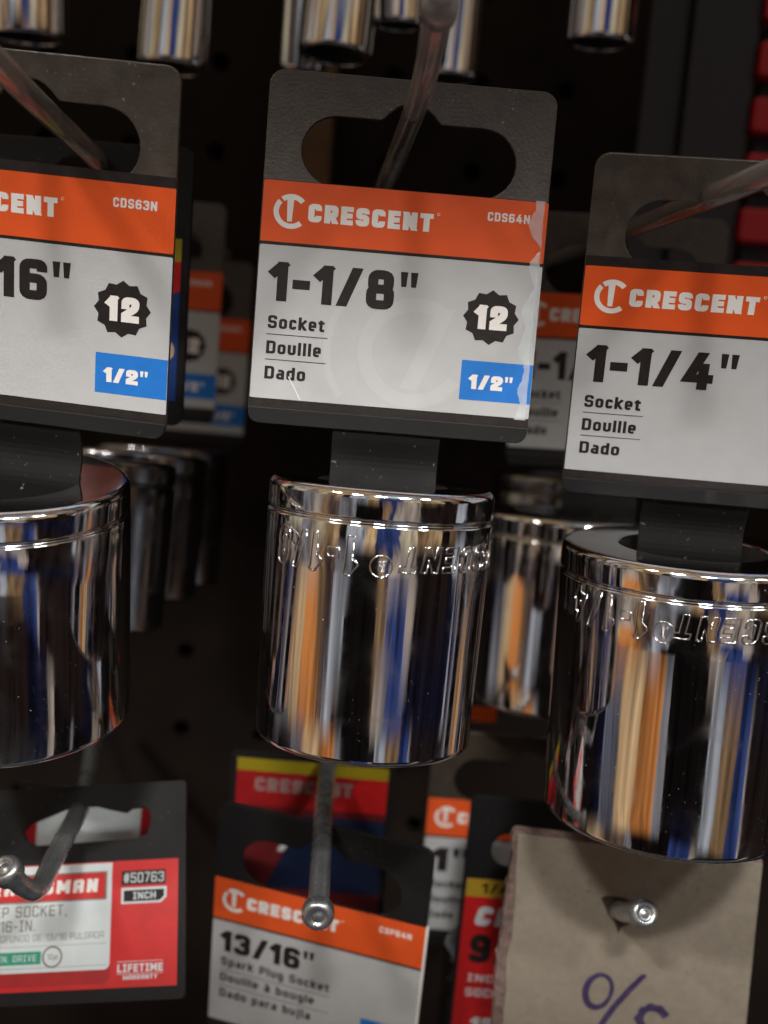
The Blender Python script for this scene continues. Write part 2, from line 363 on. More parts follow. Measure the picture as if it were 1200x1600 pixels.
def ribbon(pts, closed, t, rr, ext=None):
    """stroke of width t along a path -> region (list of rings)"""
    P = round_path(pts, closed, rr); n = len(P); L, Rr = [], []
    if not closed:
        ext = ext or (1, 1)
        P[0] = P[0] + (P[0] - P[1]).normalized() * t / 2 * ext[0]; P[-1] = P[-1] + (P[-1] - P[-2]).normalized() * t / 2 * ext[1]
    for i in range(n):
        if closed: d1, d2 = (P[i] - P[i - 1]).normalized(), (P[(i + 1) % n] - P[i]).normalized()
        else:
            d1 = (P[i] - P[i - 1]).normalized() if i else (P[1] - P[0]).normalized(); d2 = (P[i + 1] - P[i]).normalized() if i < n - 1 else d1
        m = (d1 + d2); m = m.normalized() if m.length > .2 else d1
        nn = Vector((-m.y, m.x)); k = 1 / max(.45, nn.dot(Vector((-d1.y, d1.x))))
        L.append(tuple(P[i] + nn * t / 2 * k)); Rr.append(tuple(P[i] - nn * t / 2 * k))
    return [L, Rr] if closed else [L + Rr[::-1]]
def clip_y(ring, lo, hi):
    for s, lim in ((1, lo), (-1, -hi)):
        out = []
        for i in range(len(ring)):
            a, b = ring[i - 1], ring[i]; da, db = s * a[1] - lim, s * b[1] - lim
            if da >= 0: out.append(a)
            if (da >= 0) != (db >= 0):
                k = da / (da - db); out.append((a[0] + k * (b[0] - a[0]), a[1] + k * (b[1] - a[1])))
        ring = out
        if not ring: return []
    return ring
GC = {}
def glyph(ch, t, rr, wf=1.):
    key = (ch, round(t, 3), rr, wf)
    if key in GC: return GC[key]
    w, strokes = GL[ch]; w *= wf; regs = []
    if ch == '"':
        g = w * .12
        regs = [[[(0, 1), (w * .42, 1), (w * .36, .62), (w * .07, .62)]], [[(w * .58, 1), (w, 1), (w * .92, .62), (w * .64, .62)]]]
    else:
        W = max(w, t); desc = min([p[1] for pts, c in strokes for p in pts] + [0])
        lo = -.45 if ch == ',' else (0 if desc > -.15 else -.3 - t * .2); hi = 1.2 if ch in 'àí' else 1
        for pts, closed in strokes:
            q = []
            for p in pts: q.append(((t / 2 + p[0] * (W - t)), (t / 2 + p[1] * (1 - t)) if ch not in 'pgj' or p[1] >= 0 else p[1] + t / 2, *p[2:]))
            def reach(a, b):      # square caps only where a stroke ends on the edge of its box
                dx, dy = abs(a[0] - b[0]), abs(a[1] - b[1])
                if dx > .1 and dy > .1: return 1
                return 1 if (dx > dy and a[0] in (0, 1)) or (dy >= dx and a[1] in (0, 1, -.28, .72)) or len(pts) == 2 else 0
            rg = [clip_y(r, lo, hi) for r in ribbon(q, closed, t, rr, (reach(pts[0], pts[1]), reach(pts[-1], pts[-2])))]
            regs.append([r for r in rg if r])
        w = W
    GC[key] = (w, *(fill(regs) if regs else ([], []))); return GC[key]
def text(s, x, y, h, t=.2, z=0., m=None, width=None, gap=.14, rr=None, slant=0., align='l', wf=1.):
    """a line of lettering, cap height h mm, baseline y -> printed layer"""
    rr = t * .75 if rr is None else rr
    V, T, cx = [], [], 0.
    for ch in s:
        w, v, tr = glyph(ch, t, rr, wf); o = len(V)
        V += [(cx + a + slant * b, b) for a, b in v]; T += [tuple(i + o for i in q) for q in tr]; cx += w + gap
    cx -= gap; sx = (width / (cx * h)) if width else 1.
    if align == 'r': x -= cx * h * sx
    if align == 'c': x -= cx * h * sx / 2
    return ([(x + a * h * sx, y + b * h) for a, b in V], T, z, m)
def stroke(pts, w, closed=False, rr=0.): return ribbon([tuple(p) for p in pts], closed, w, rr)
def arc(cx, cy, r, a0, a1, n=24): return [(cx + r * math.cos(R_(a0 + (a1 - a0) * i / n)), cy + r * math.sin(R_(a0 + (a1 - a0) * i / n))) for i in range(n + 1)]
def arcband(cx, cy, r0, r1, a0, a1): return [arc(cx, cy, r1, a0, a1) + arc(cx, cy, r0, a0, a1)[::-1]]
def mark(cx, cy, R, z, m):
    """round C with a T standing in it"""
    regs = [arcband(cx, cy, R * .70, R, 138, 312), arcband(cx, cy, R * .70, R, 42, 128),
            [[(cx - R * .26, cy + R * .86), (cx + R * .14, cy + R * .86), (cx + R * .07, cy - R * .58), (cx - R * .20, cy - R * .58)]]]
    return (*fill(regs), z, m)

# ------------------------------------------------------------------ hang tags
def hump_hole(xc=0., yt=-7.1, yb=-18.9, hw=18.0, hump=True):
    r = (yt - yb) / 2; cy = (yt + yb) / 2; ring = []
    ring += arc(xc + hw - r, cy, r, -90, 90, 14)
    if hump: ring += [(xc + x, yt + y) for x, y in ((5.1, 0), (4.5, .45), (3.7, 1.4), (2.6, 2.3), (1.4, 2.85), (0, 3.05), (-1.4, 2.85), (-2.6, 2.3), (-3.7, 1.4), (-4.5, .45), (-5.1, 0))]
    ring += arc(xc - hw + r, cy, r, 90, 270, 14)
    return ring
def neck(parent, y0, y1, hw, th=.8, sag=1.3):
    V, Fc = [], []; n = 18
    for i in range(n + 1):
        k = i / n; y = y0 + (y1 - y0) * k
        z = -.3 - sag * math.sin(min(1, k * 1.5) * math.pi) ** 2 if k < .67 else -.3 - .6 * (k - .67)
        f = hw * (1 - .12 * max(0, k - .7))
        V += [(-f, y, z), (f, y, z), (f, y, z - th), (-f, y, z - th)]
    for i in range(n):
        a, b = i * 4, i * 4 + 4
        for j in range(4): Fc.append((a + j, b + j, b + (j + 1) % 4, a + (j + 1) % 4))
    Fc += [(0, 1, 2, 3), (n * 4 + 3, n * 4 + 2, n * 4 + 1, n * 4)]
    o = meshobj('neck', V, Fc, NECKM, parent, None, False)
    b = o.modifiers.new('edge', 'BEVEL'); b.width = .14 * MM; b.segments = 2; b.limit_method = 'ANGLE'; b.angle_limit = R_(50)
    return o
def orange_tag(label, loc, rot, size, code, desc, group, film=False, neck_len=17., spark=False, size_w=None, drive='1/2"', scale=1., sy=1., strip=False):
    t = thing('hang_tag', label, 'hang tag', loc, up(*rot), group); t.scale = (scale, scale * sy, scale)
    H = 60.5
    plate('carrier', [rrect(-24, -H, 24, 0, 2.6, 8), hump_hole()], 1.1, BLACK_S if spark else BLACK, t, 0, .15)
    plate('lip', [rrect(-23.9, -H + .05, 23.9, -57.7, 1.9, 6, (1, 1, 0, 0))], .42, BLACK_S, t, .40, .12)
    lab = flat('label', [shp([rrect(-23.8, -56.05, 24.0, -29.55, .25)], .10, GREY), shp([rrect(-23.8, -29.0, 24.05, -18.6, .25)], .10, ORANGE),
                         shp([rect(-23.9, -57.6, 24.05, -16.9 if strip else -18.5)], .06, INK),
                         (*fill([arcband(3.5, -46.2, 7.2, 9.6, 60, 330), arcband(3.5, -46.2, 14.2, 15.4, 120, 215), [[(7, -38), (10, -38), (4.5, -52.5), (1.5, -52.5)]]]), .115, GREYMARK)][:4 if film else 3], t)
    Z = .13
    flat('logo', [mark(-18.95, -23.7, 2.95, Z, WHITE)], lab)
    flat('brand_lettering', [text('CRESCENT', -16.05, -25.2, 3.1, .275, Z, WHITE, 21.0, .12, .10), (*fill([[circle(5.75, -22.1, .26, 16), circle(5.75, -22.1, .17, 16)]]), Z, WHITE)], lab)
    flat('code_lettering', [text(code, 14.0, -22.45, 1.5, .20, Z, WHITE, 7.1, .16)], lab)
    if not spark:
        flat('size_lettering', [text(size, -21.7, -39.1, 6.75, .235, Z, INK, size_w, .115, .13)], lab)
        it = []
        for k, (w, ww) in enumerate(zip(desc, (9.6, 9.3, 6.95))): it.append(text(w, -21.55, -43.85 - 4.4 * k, 2.25, .205, Z, INK, ww, .13, .13))
        it += [shp([rect(-21.65, y - .07, -11.3, y + .07)], Z, INK) for y in (-44.87, -49.25)]
        flat('description_lettering', it, lab)
        by, bx0, byl = -38.95, 11.8, (-46.6, -53.5)
    else:
        flat('size_lettering', [text(size, -21.7, -37.3, 5.4, .24, Z, INK, 21.8, .11, .13)], lab)
        it = []
        for k, (w, ww) in enumerate(zip(desc, (25.5, 22.3, 21.7))): it.append(text(w, -21.4, -41.0 - 4.25 * k, 2.15, .19, Z, INK, ww, .15, .12))
        it += [shp([rect(-21.5, y - .07, 4.3, y + .07)], Z, INK) for y in (-42.2, -46.45)]
        flat('description_lettering', it, lab)
        byl = (-45.3, -52.0)
    if not spark:
        star = []
        for i in range(24):
            r = 4.75 if i % 2 == 0 else 4.12; a = R_(90 + i * 15); star.append((16.05 + r * math.cos(a), -38.95 + r * math.sin(a)))
        flat('point_badge', [shp([star], Z, INK), text('12', 13.35, -41.05, 4.2, .275, Z + .02, WHITE, 5.5, .13, .12)], lab)
    flat('drive_patch', [shp([rect(11.8, byl[1], 23.95, byl[0])], Z, BLUEP), text(drive, 13.3, byl[1] + 1.95, 2.55, .27, Z + .02, WHITE, 7.4, .10, .14)], lab)
    if neck_len: neck(t, -60.2, -60.2 - neck_len, 9.25)
    if film:
        V, Fc = [], []; rnd = random.Random(3); nY, nX = 90, 8
        jag = 21.8
        for j in range(nY + 1):
            y = -18.4 - 37.9 * j / nY
            jag += rnd.uniform(-.22, .22) + (.03 if y < -30 else 0); base = 21.7 + .9 * math.sin(y * .35) * .5 + .55 * math.sin(y * .9)
            if -27 < y < -22: base += (y + 22) * -.35
            jag += (base - jag) * .35
            for i in range(nX + 1):
                k = i / nX; x = jag + (23.55 - jag) * k
                V.append((x, y, .19 + .10 * math.sin(k * math.pi) * (1 + .5 * math.sin(y * 2.1)) - .8 * max(0, k - .75) ** 2 * 4))
        for j in range(nY):
            for i in range(nX):
                a = j * (nX + 1) + i; Fc.append((a, a + 1, a + nX + 2, a + nX + 1)[::-1])
        meshobj('clear_film', V, Fc, FILM, t, None, True)
        cr = flat('scratch', [(*fill([stroke([(-17.4, -52.1), (-16.3, -53.9), (-15.2, -55.9)], .16)]), .14, WHITE)], lab)
    return t

# ------------------------------------------------------------------ sockets
def fillet(p, c, q, n=6):
    P, C_, Q = Vector(p), Vector(c), Vector(q)
    return [tuple((1 - i / n) ** 2 * P + 2 * (i / n) * (1 - i / n) * C_ + (i / n) ** 2 * Q) for i in range(n + 1)]
def socket_profile(R, L, hole, taper=.985, groove=5.2, open_bottom=True):
    Rb = R * taper; fr = .9
    p = [(.01, -15), (hole * .98, -15)] + fillet((hole, -14.6), (hole, -.1), (hole + .9, 0), 8) + [(hole + 1.6, 0)]
    nh = len(p)
    p += fillet((R - 1.7, 0), (R - .1, -.02), (R, -1.5), 10)
    if groove:
        g = groove; p += [(R, -g + .75)] + fillet((R, -g + .62), (R - .05, -g + .35), (R - .42, -g + .2), 4) + [(R - .5, -g)] + fillet((R - .42, -g - .2), (R - .05, -g - .35), (R, -g - .62), 4)
    for k in range(1, 6): p.append((R + (Rb - R) * k / 6, -8 - (L - 10) * k / 6))
    p += fillet((Rb, -L + 1.4), (Rb, -L + .1), (Rb - 1.5, -L), 8)
    nb = len(p)
    p += fillet((Rb * .84, -L), (Rb * .80, -L), (Rb * .78, -L + 1.2), 4) + [(Rb * .76, -L + 18), (.01, -L + 18)]
    return p, nh, nb
def wrap(R, taper, L, loops2d, r=.13):
    pass
def stamp(parent, parts, R, rim=.175, name='stamped_lettering'):
    """raised rims round each letter, wrapped round the barrel; parts = (verts2d, tris) in mm: x along the barrel angle, y along z"""
    V, Fc = [], []
    def put(x, y, h):
        a = x / R; rr = R + h; V.append((rr * math.sin(a), -rr * math.cos(a), y))
    for v, t in parts:
        nxt = {a: b for a, b in boundary([q if (v[q[1]][0]-v[q[0]][0])*(v[q[2]][1]-v[q[0]][1])-(v[q[1]][1]-v[q[0]][1])*(v[q[2]][0]-v[q[0]][0]) > 0 else q[::-1] for q in t])}
        while nxt:
            a0 = next(iter(nxt)); loop = [a0]; b = nxt.pop(a0)
            while b != a0 and b in nxt: loop.append(b); b = nxt.pop(b)
            pts = [Vector(v[i]) for i in loop]
            # resample so rims stay smooth
            n = len(pts)
            if n < 3: continue
            base = len(V); K = 7; r = rim
            for i in range(n):
                d1, d2 = (pts[i] - pts[i - 1]), (pts[(i + 1) % n] - pts[i])
                d1 = d1.normalized() if d1.length > 1e-6 else d2.normalized(); d2 = d2.normalized() if d2.length > 1e-6 else d1
                m = d1 + d2; m = m.normalized() if m.length > .1 else d1; nn = Vector((-m.y, m.x))
                for k in range(K):
                    q = math.pi * k / (K - 1); o = pts[i] + nn * r * math.cos(q); put(o.x, o.y, r * .75 * math.sin(q) - .02)
            for i in range(n):
                for k in range(K - 1):
                    a, b_ = base + i * K + k, base + ((i + 1) % n) * K + k
                    Fc.append((a, b_, b_ + 1, a + 1))
    return meshobj(name, V, Fc, CHROME, parent, None, True)
def socket(label, loc, tilt, R, L, hole=None, group=None, stamp_text=None, stamp_rot=0., taper=.985, up_z=0., groove=5.2, m=None):
    s = thing('socket', label, 'socket', loc, (R_(tilt[0]), R_(tilt[1]), 0), group)
    hole = hole or R * .54; m = m or CHROME
    p, nh, nb = socket_profile(R, L, hole, taper, groove)
    lathe('barrel', p[nh - 3:nb + 4], m, s)
    lathe('drive_recess', p[:nh - 2], HOLE, s); lathe('nut_recess', p[nb + 3:], HOLE, s)
    if stamp_text:
        parts = []
        def put(txt, h, phi, z0, t, slant, wf, gap, width, end=False):
            # the lettering stands upside down: it runs right to left and its head points down
            v, tr, _, _ = text(txt, 0, 0, h, t, 0, None, width, gap, None, slant, 'l', wf)
            x0 = R * R_(phi + stamp_rot * (1.45 if end else 1)) + (width if end else 0)
            parts.append(([(x0 - a, z0 + up_z - b) for a, b in v], tr))
        put(stamp_text, 6.2, -8.5, -7.5, .23, .06, 1.0, .26, 15.9)
        put('CRESCENT', 4.1, 13.0, -8.5, .23, .16, 1.1, .24, 28.5, True)
        stamp(s, parts, R)
        x0 = R * R_(2.6 + stamp_rot * 1.21); parts = []
        for rg in (fill([[circle(0, 0, 1.75, 32)]]), text('R', -.6, -.8, 1.6, .16, 0, None)[:2]): parts.append(([(x0 - a, -11.9 + up_z - b) for a, b in rg[0]], rg[1]))
        stamp(s, parts, R, .13, 'stamped_mark')
    return s

GT = 'orange and grey socket hang tags on pegs'; GS = 'chrome sockets hanging from tags'
DESC = ('Socket', 'Douille', 'Dado')

# ------------------------------------------------------------------ the pegboard behind everything
PB = at(600, 800, 640)
pg_ = thing('pegboard', 'dark brown pegboard with rows of small round holes behind the stock', 'pegboard', (PB.x, PB.y + 8, PB.z), up(0, 0, 0))
holes = []; pitch = 30.0
for i in range(-4, 5):
    for j in range(-5, 7): holes.append(circle(i * pitch + 8 - 21 + 4, j * pitch + 18 + 13, 3.1, 14))
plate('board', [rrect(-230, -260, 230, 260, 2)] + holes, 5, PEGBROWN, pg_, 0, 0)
meshobj('backing', [(-230, -260, -14), (230, -260, -14), (230, 260, -14), (-230, 260, -14), (-230, -260, -16), (230, -260, -16), (230, 260, -16), (-230, 260, -16)],
        [(0, 1, 2, 3), (7, 6, 5, 4), (0, 4, 5, 1), (1, 5, 6, 2), (2, 6, 7, 3), (3, 7, 4, 0)], HOLE, pg_)

wd = at(482, 150, 600); wp = wd * ((PB.y - .6) / wd.y)
ws = tag(plate('brown_strip', [rect(-9, -48, 9, 60)], 8, mat('strip_brown', (.11, .058, .026), .7, var=.3, vscale=90), None, 0, .5), 'brown upright strip on the pegboard, seen through the slot of the middle tag', 'wood strip')  # strip added to give the brown band behind the slot
ws.location = wp * MM; ws.rotation_euler = up(0, 0, 0)

# ------------------------------------------------------------------ the three front tags and their sockets
orange_tag('front tag reading 1-1/8 in the middle, shiny clear film on its right edge', (-.7, 204.5, 43.8), (-1.7, 0, 1.3), '1-1/8"', 'CDS64N', DESC, GT, film=True, size_w=24.9, sy=.97)
orange_tag('front tag at the left, size ending in 16, code CDS63N', (-60.0, 188.8, 40.1), (9.6, 2.1, -4.7), '1-1/16"', 'CDS63N', DESC, GT, size_w=29.0, sy=.97, strip=True)
orange_tag('front tag reading 1-1/4 cut off at the right', (52.9, 192.5, 33.3), (16.2, -.4, -6.5), '1-1/4"', 'CDS68N', DESC, GT, size_w=24.9, sy=.97, strip=True)
socket('polished socket under the middle front tag, stamped 1-1/8', (-.6, 202.6, -23.3), (-2.4, .1), 19.4, 44.9, 10.6, GS, '1-1/8', 0, .965)
socket('polished socket under the left front tag, cut off by the photo edge', (-66.4, 200.2, -27.6), (8.5, -1.2), 22.4, 44.0, 13.0, GS, None, 0, .99)
socket('polished socket under the right front tag, stamped 1-1/4', (56.4, 211.4, -31.5), (.9, -1.1), 23.7, 50.2, 12.4, GS, '1-1/4', -21.5, .975, up_z=1.2)

# ------------------------------------------------------------------ stock behind them on the same pegs
orange_tag('shaded hang tag half hidden between the 1-1/8 and the 1-1/4 front tags', (50.8, 283.3, 34.4), (6.1, -1.7, -.7), '1-1/4"', 'CDS68N', DESC, GT, size_w=24.9)
def hang_socket(label, u, v, d, R, L, lean=(0, 0), hole=None, m=None, groove=5.2):
    p = at(u, v, d); return socket(label, p, lean, R, L, hole, GS, None, 0, .98, 0., groove, m)
hang_socket('shaded socket seen between the 1-1/8 and the 1-1/4 sockets', 884, 800, 432, 19.8, 46.5, (-1, 0))
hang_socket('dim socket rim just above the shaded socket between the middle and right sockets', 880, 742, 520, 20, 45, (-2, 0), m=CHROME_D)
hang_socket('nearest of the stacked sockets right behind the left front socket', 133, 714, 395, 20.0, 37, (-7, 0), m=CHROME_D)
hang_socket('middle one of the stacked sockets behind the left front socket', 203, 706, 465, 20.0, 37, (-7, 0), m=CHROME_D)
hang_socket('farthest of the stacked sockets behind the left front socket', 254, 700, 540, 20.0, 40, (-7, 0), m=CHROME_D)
def tag_at(label, u, v, d, rot, size, code, scale=1., **k):
    p = at(u, v, d); return orange_tag(label, p, rot, size, code, DESC, GT, scale=scale, **k)
# each is given by its top-middle point
tag_at('blurred small tag with orange top right behind the left front tag', 218, 308, 490, (0, 0, 0), '7/8"', 'CDS60N', size_w=18, neck_len=0)
tag_at('farthest blurred tag with orange top, left of the middle front tag', 282, 402, 583, (0, 0, 0), '3/4"', 'CDS58N', size_w=18, neck_len=0)

def art_card(label, name, loc, rot, parts_fn, group=None):
    t = thing(name, label, 'hang tag', loc, up(*rot), group); parts_fn(t); return t
MAROON0 = mat('brown_red_reflector', (.20, .045, .03), .45)  # added on the hidden part to redden the left socket rim's reflection
def edge_card(t):
    plate('carrier', [rrect(-46, -54, 0, 0, 2.2), hump_hole(-23, -6, -15, 14)], 1.2, BLACK_S, t, 0, .15)
    flat('label', [shp([rect(-44, -49, -1.6, -17.3)], .08, DBLUE), shp([rect(-44, -49, -10, -21.7)], .09, MAROON0), shp([rect(-44, -21.6, -1.6, -17.2)], .10, YELLOW),
                   shp([[(-44, -21.6), (-44, -36), (-8, -30.0), (-1.6, -27.2), (-1.6, -21.6)]], .10, RED), shp([circle(-4.6, -39, 2.4, 20)], .12, TAN_P)], t)
TAN_P = mat('tan_print', (.55, .36, .24), .5)
art_card('black backed card printed yellow, red and blue, edge showing behind the left front tag', 'hang_tag', at(304, 232, 345), (3, 0, -3), edge_card, None)

# ------------------------------------------------------------------ lower row: tool tags
spk = orange_tag('lower tag reading 13/16 Spark Plug Socket, with a steel peg in front of it', (-7.0, 237.4, -100.8), (8.9, 2.8, -13.7), '13/16"', 'CSP64N', ('Spark Plug Socket', 'Douille à bougie', 'Dado para bujía'), GT, spark=True)
plate('white_edge', [rect(23.95, -56.05, 24.5, -18.5)], .5, WHITE, spk, .16, 0)

def red_card(t, full=True):
    rings = [rrect(-72, -42, 0, 0, 1.0), ]
    hh = [(-8.6, -5.1), (-7.6, -6.0), (-7.4, -8.0), (-8.2, -10.4), (-10.5, -11.2), (-31, -11.6), (-33, -10.6), (-34, -8.6), (-32.6, -7.2), (-27.5, -5.4), (-24.6, -4.4), (-18.8, -4.4), (-16.0, -5.2), (-12.6, -6.0), (-11.4, -5.2)]
    plate('carrier', [rings[0], hh], 1.2, BLACK_S, t, 0, .15)
    Z = .12
    lab = flat('label', [shp([rect(-70, -39.4, -1.5, -15.5)], .06, RED), shp([rrect(-70, -35.9, -15.0, -15.7, 1.2, 6, (0, 1, 0, 0))], .10, PALE),
                         shp([rrect(-70, -38.5, -14.9, -35.0, 1.4, 6, (0, 1, 0, 0))], .08, DRED)], t)
    if not full: return
    flat('brand_lettering', [shp([rect(-58, -22.75, -16.0, -17.3)], Z, TEXTGREY), shp([rect(-57.8, -22.45, -16.35, -17.55)], Z + .01, RED),
                             text('CRAFTSMAN', -18.0, -21.2, 2.55, .26, Z + .02, WHITE, 24.6, .20, .08, .06, 'r')], lab)
    flat('description_lettering', [text('DEEP SOCKET,', -24.0, -25.4, 2.1, .12, Z, TEXTGREY, 18.2, .2, .1, 0, 'r'), text('13/16-IN.', -30.4, -28.1, 2.1, .12, Z, TEXTGREY, 11.3, .2, .1, 0, 'r'),
                                   text('DADO PROFUNDO DE 13/16 PULGADA', -16.4, -30.0, 1.25, .09, Z, TEXTGREY, 27.5, .2, .1, 0, 'r'),
                                   ] + [shp([rect(x, y - .08, x + .22, y + .08)], Z, TEXTGREY) for y in (-31.0, -35.05) for x in [-50 + .5 * k for k in range(69)]], lab)
    flat('drive_patch', [shp([rect(-60, -34.35, -28.9, -31.95)], Z, GREEN), text('3/8 IN. DRIVE', -29.8, -33.75, 1.2, .13, Z + .02, PALE, 11.5, .2, .08, 0, 'r')], lab)
    flat('point_badge', [shp([circle(-26.6, -33.1, 2.05, 36), circle(-26.6, -33.1, 1.75, 12)], Z + .02, TEXTGREY), shp([circle(-26.6, -33.1, 2.0, 36)], Z + .01, PALE), text('12', -27.6, -33.6, 1.0, .12, Z + .03, TEXTGREY, 1.1), text('pt', -26.3, -33.6, .9, .14, Z + .03, TEXTGREY, .8)], lab)
    flat('number_patch', [shp([rect(-13.0, -20.2, -4.1, -17.5)], Z, INK), text('#50763', -12.6, -19.8, 1.9, .13, Z + .02, PALE, 8.2, .16)], lab)
    flat('unit_patch', [shp([[(-13.0, -23.8), (-5.0, -23.8), (-3.8, -22.8), (-3.8, -20.75), (-13.0, -20.75)]], Z, PALE), shp([[(-12.5, -23.4), (-5.2, -23.4), (-4.3, -22.6), (-4.3, -21.25), (-12.5, -21.25)]], Z + .02, INK),
                       text('INCH', -10.6, -23.0, 1.35, .17, Z + .03, PALE, 4.6, .16)], lab)
    flat('warranty_lettering', [text('LIFETIME', -13.4, -36.6, 1.5, .22, Z, PALE, 9.1, .14), text('WARRANTY', -12.2, -38.0, .85, .2, Z, PALE, 6.8, .16),
                                shp([rect(-13.5, -34.7, -4.3, -34.6)], Z, PALE), shp([rect(-13.5, -36.95, -4.3, -36.85)], Z, PALE)], lab)
GR = 'red and white tool tags'
art_card('red and white hang tag numbered 50763 with a black border', 'hang_tag', (-36.1, 234.0, -91.9), (-27.5, -9, -2), lambda t: red_card(t), GR)
def slot_card(t):
    plate('carrier', [rrect(-17, -40, 17, 7, 1.2)], 1.0, BLACK_S, t, 0, .1)
    flat('label', [shp([rect(-15, -36, 15, 5.5)], .06, DRED), shp([rrect(-12.2, -14, 12, 4.6, .8)], .1, PALE)], t)
art_card('dim red card with a white panel showing through the slot of tag 50763', 'hang_tag', at(140, 1278, 415), (-4, 0, -3), slot_card, GR)

RED_SHADE = mat('shaded_red_print', (.13, .010, .012), .45); BLUE_SHADE = mat('shaded_blue_print', (.008, .016, .05), .45)  # red and blue print with the shade put into their colour
def stripe_card(t):  # yellow strip, lower prints and lettering hold the card's shade in their colour
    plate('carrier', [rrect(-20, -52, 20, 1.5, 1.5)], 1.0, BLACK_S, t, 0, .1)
    lab = flat('label', [shp([rect(-18.5, -3.2, 18.5, 0)], .1, YELLOW), shp([rect(-18.5, -48, 18.5, -3.2)], .06, DRED), shp([rect(-18.4, -48, 18.4, -12.2)], .07, RED_SHADE),
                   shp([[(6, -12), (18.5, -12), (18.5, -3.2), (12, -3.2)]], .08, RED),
                   shp([[(-3, -16), (-1.4, -16), (-6, -24), (-7.6, -24)]], .09, PALE), shp([[(-1.4, -14), (18.5, -14), (18.5, -34), (-10, -34)]], .08, BLUE_SHADE)], t)
    flat('brand_lettering', [text('CRESCENT', -14, -8.4, 3.6, .26, .12, mat('shaded_white_print', (.30, .20, .19), .45), 24, .12)], lab)
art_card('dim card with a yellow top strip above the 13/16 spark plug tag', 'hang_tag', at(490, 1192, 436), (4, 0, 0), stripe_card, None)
tag_at('dim tag reading 1 between the spark plug tag and the red card', 829, 1152, 448, (6, 0, 0), '1"', 'CDS62N', size_w=9.5, neck_len=10)
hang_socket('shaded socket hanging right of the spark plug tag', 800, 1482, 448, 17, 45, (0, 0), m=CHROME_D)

def nine_card(t):
    plate('carrier', [rrect(0, -80, 52, 2, 1.5), circle(10.2, -11.0, 4.4, 28)], 1.1, BLACK_S, t, 0, .1)
    lab = flat('label', [shp([rect(.9, -23.2, 50, -18.6)], .10, OCHRE), shp([rect(.9, -78, 50, -23.2)], .07, RED)], t)
    Z = .12
    flat('drive_lettering', [text('1/4 DR', 4.6, -22.2, 2.6, .2, Z, INK, 13, .16)], lab)
    flat('brand_lettering', [text('CRAFTSMAN', 3.5, -30.6, 5.0, .28, Z, PALE, 43, .16, .1, .16)], lab)
    flat('size_lettering', [text('9/32', 3.2, -40.5, 7.6, .26, Z, INK, 22, .12)], lab)
    flat('description_lettering', [text('INCH', 3.4, -45.5, 2.0, .17, Z, PALE, 8.6, .18), text('SOCKET', 3.4, -49.5, 2.2, .17, Z, PALE, 12, .18)], lab)
    flat('point_badge', [shp([circle(8, -57, 5.6, 40), circle(8, -57, 5.3, 40)], Z, DRED), text('12', 5.4, -58.8, 3.7, .26, Z + .01, PALE, 5.6, .1)], lab)
art_card('red card with an ochre strip and a round hole, half hidden behind the brown cardboard', 'hang_tag', at(736, 1256, 405), (6, 0, 0), nine_card, None)
white_disc = tag(meshobj('price_label', *(lambda P: ([(P.x + x, P.y + y, P.z + z) for y in (0, .6) for x, z in ((-9, -8), (9, -8), (9, 8), (-9, 8))], [(0, 1, 2, 3), (7, 6, 5, 4), (0, 4, 5, 1), (1, 5, 6, 2), (2, 6, 7, 3), (3, 7, 4, 0)]))(at(800, 1350, 470)), PALE), 'pale label seen through the round hole of the red card', 'label')
o_ = meshobj('price_label', *(lambda P: ([(P.x + x, P.y + y, P.z + z) for y in (0, .6) for x, z in ((-4.5, -2), (4, -2.2), (4, 2), (-4.5, 1.6))], [(0, 1, 2, 3), (7, 6, 5, 4), (0, 4, 5, 1), (1, 5, 6, 2), (2, 6, 7, 3), (3, 7, 4, 0)]))(at(752, 1116, 480)), ORANGE)
tag(o_, 'small orange label glimpsed low between the middle and the shaded socket', 'label')

# ------------------------------------------------------------------ brown cardboard with handwriting
cb = thing('cardboard_sign', 'torn piece of brown cardboard with purple handwriting, pushed onto a steel peg', 'sign', at(985, 1430, 372), up(7, 0, 1.5))
rnd = random.Random(5)
def q(u, v):      # picture point -> the board's own millimetres
    k = 372 / 2800; a = R_(4.7 + 1.5); x, y = (u - 985) * k, -(v - 1430) * k
    return (x * math.cos(R_(6.2)) - y * math.sin(R_(6.2)), x * math.sin(R_(6.2)) + y * math.cos(R_(6.2)))
lft = [(808, 1284), (806, 1320), (804, 1362), (803, 1400), (800, 1440), (798, 1470), (794, 1500), (790, 1530), (789, 1560), (786, 1600), (782, 1680), (780, 1760)]
def jitter(p, a): return (p[0] + rnd.uniform(-a, a), p[1])
front = [q(*jitter(p, 2)) for p in lft] + [q(1172, 1800), q(1178, 1600), q(1182, 1470), q(1185, 1400), q(1187, 1346), q(1120, 1335), q(1000, 1315), q(900, 1299)]
back = []
for i in range(len(lft) - 1):
    for k in range(3):
        u = lft[i][0] + (lft[i + 1][0] - lft[i][0]) * k / 3; v = lft[i][1] + (lft[i + 1][1] - lft[i][1]) * k / 3
        back.append(q(u - 5 - 10 * min(1, max(0, (v - 1290) / 160)) + rnd.choice((-3, -2, -1, 0, 1, 2, 3)) * rnd.uniform(.5, 1.2), v + rnd.uniform(-4, 4)))
back += [q(778, 1770), q(1173, 1802), q(1179, 1600), q(1183, 1470), q(1186, 1400), q(1188, 1344), q(1000, 1312), q(808, 1280)]
hole_ring = [q(u, v) for u, v in ((952, 1412), (962, 1402), (975, 1404), (986, 1412), (990, 1424), (986, 1438), (975, 1446), (966, 1440), (956, 1428))]
plate('front_liner', [front, hole_ring[::-1]], .5, CARD, cb, 0, .08)
plate('corrugated_core', [back, hole_ring[::-1]], 2.2, CARDEDGE, cb, -.55, 0)
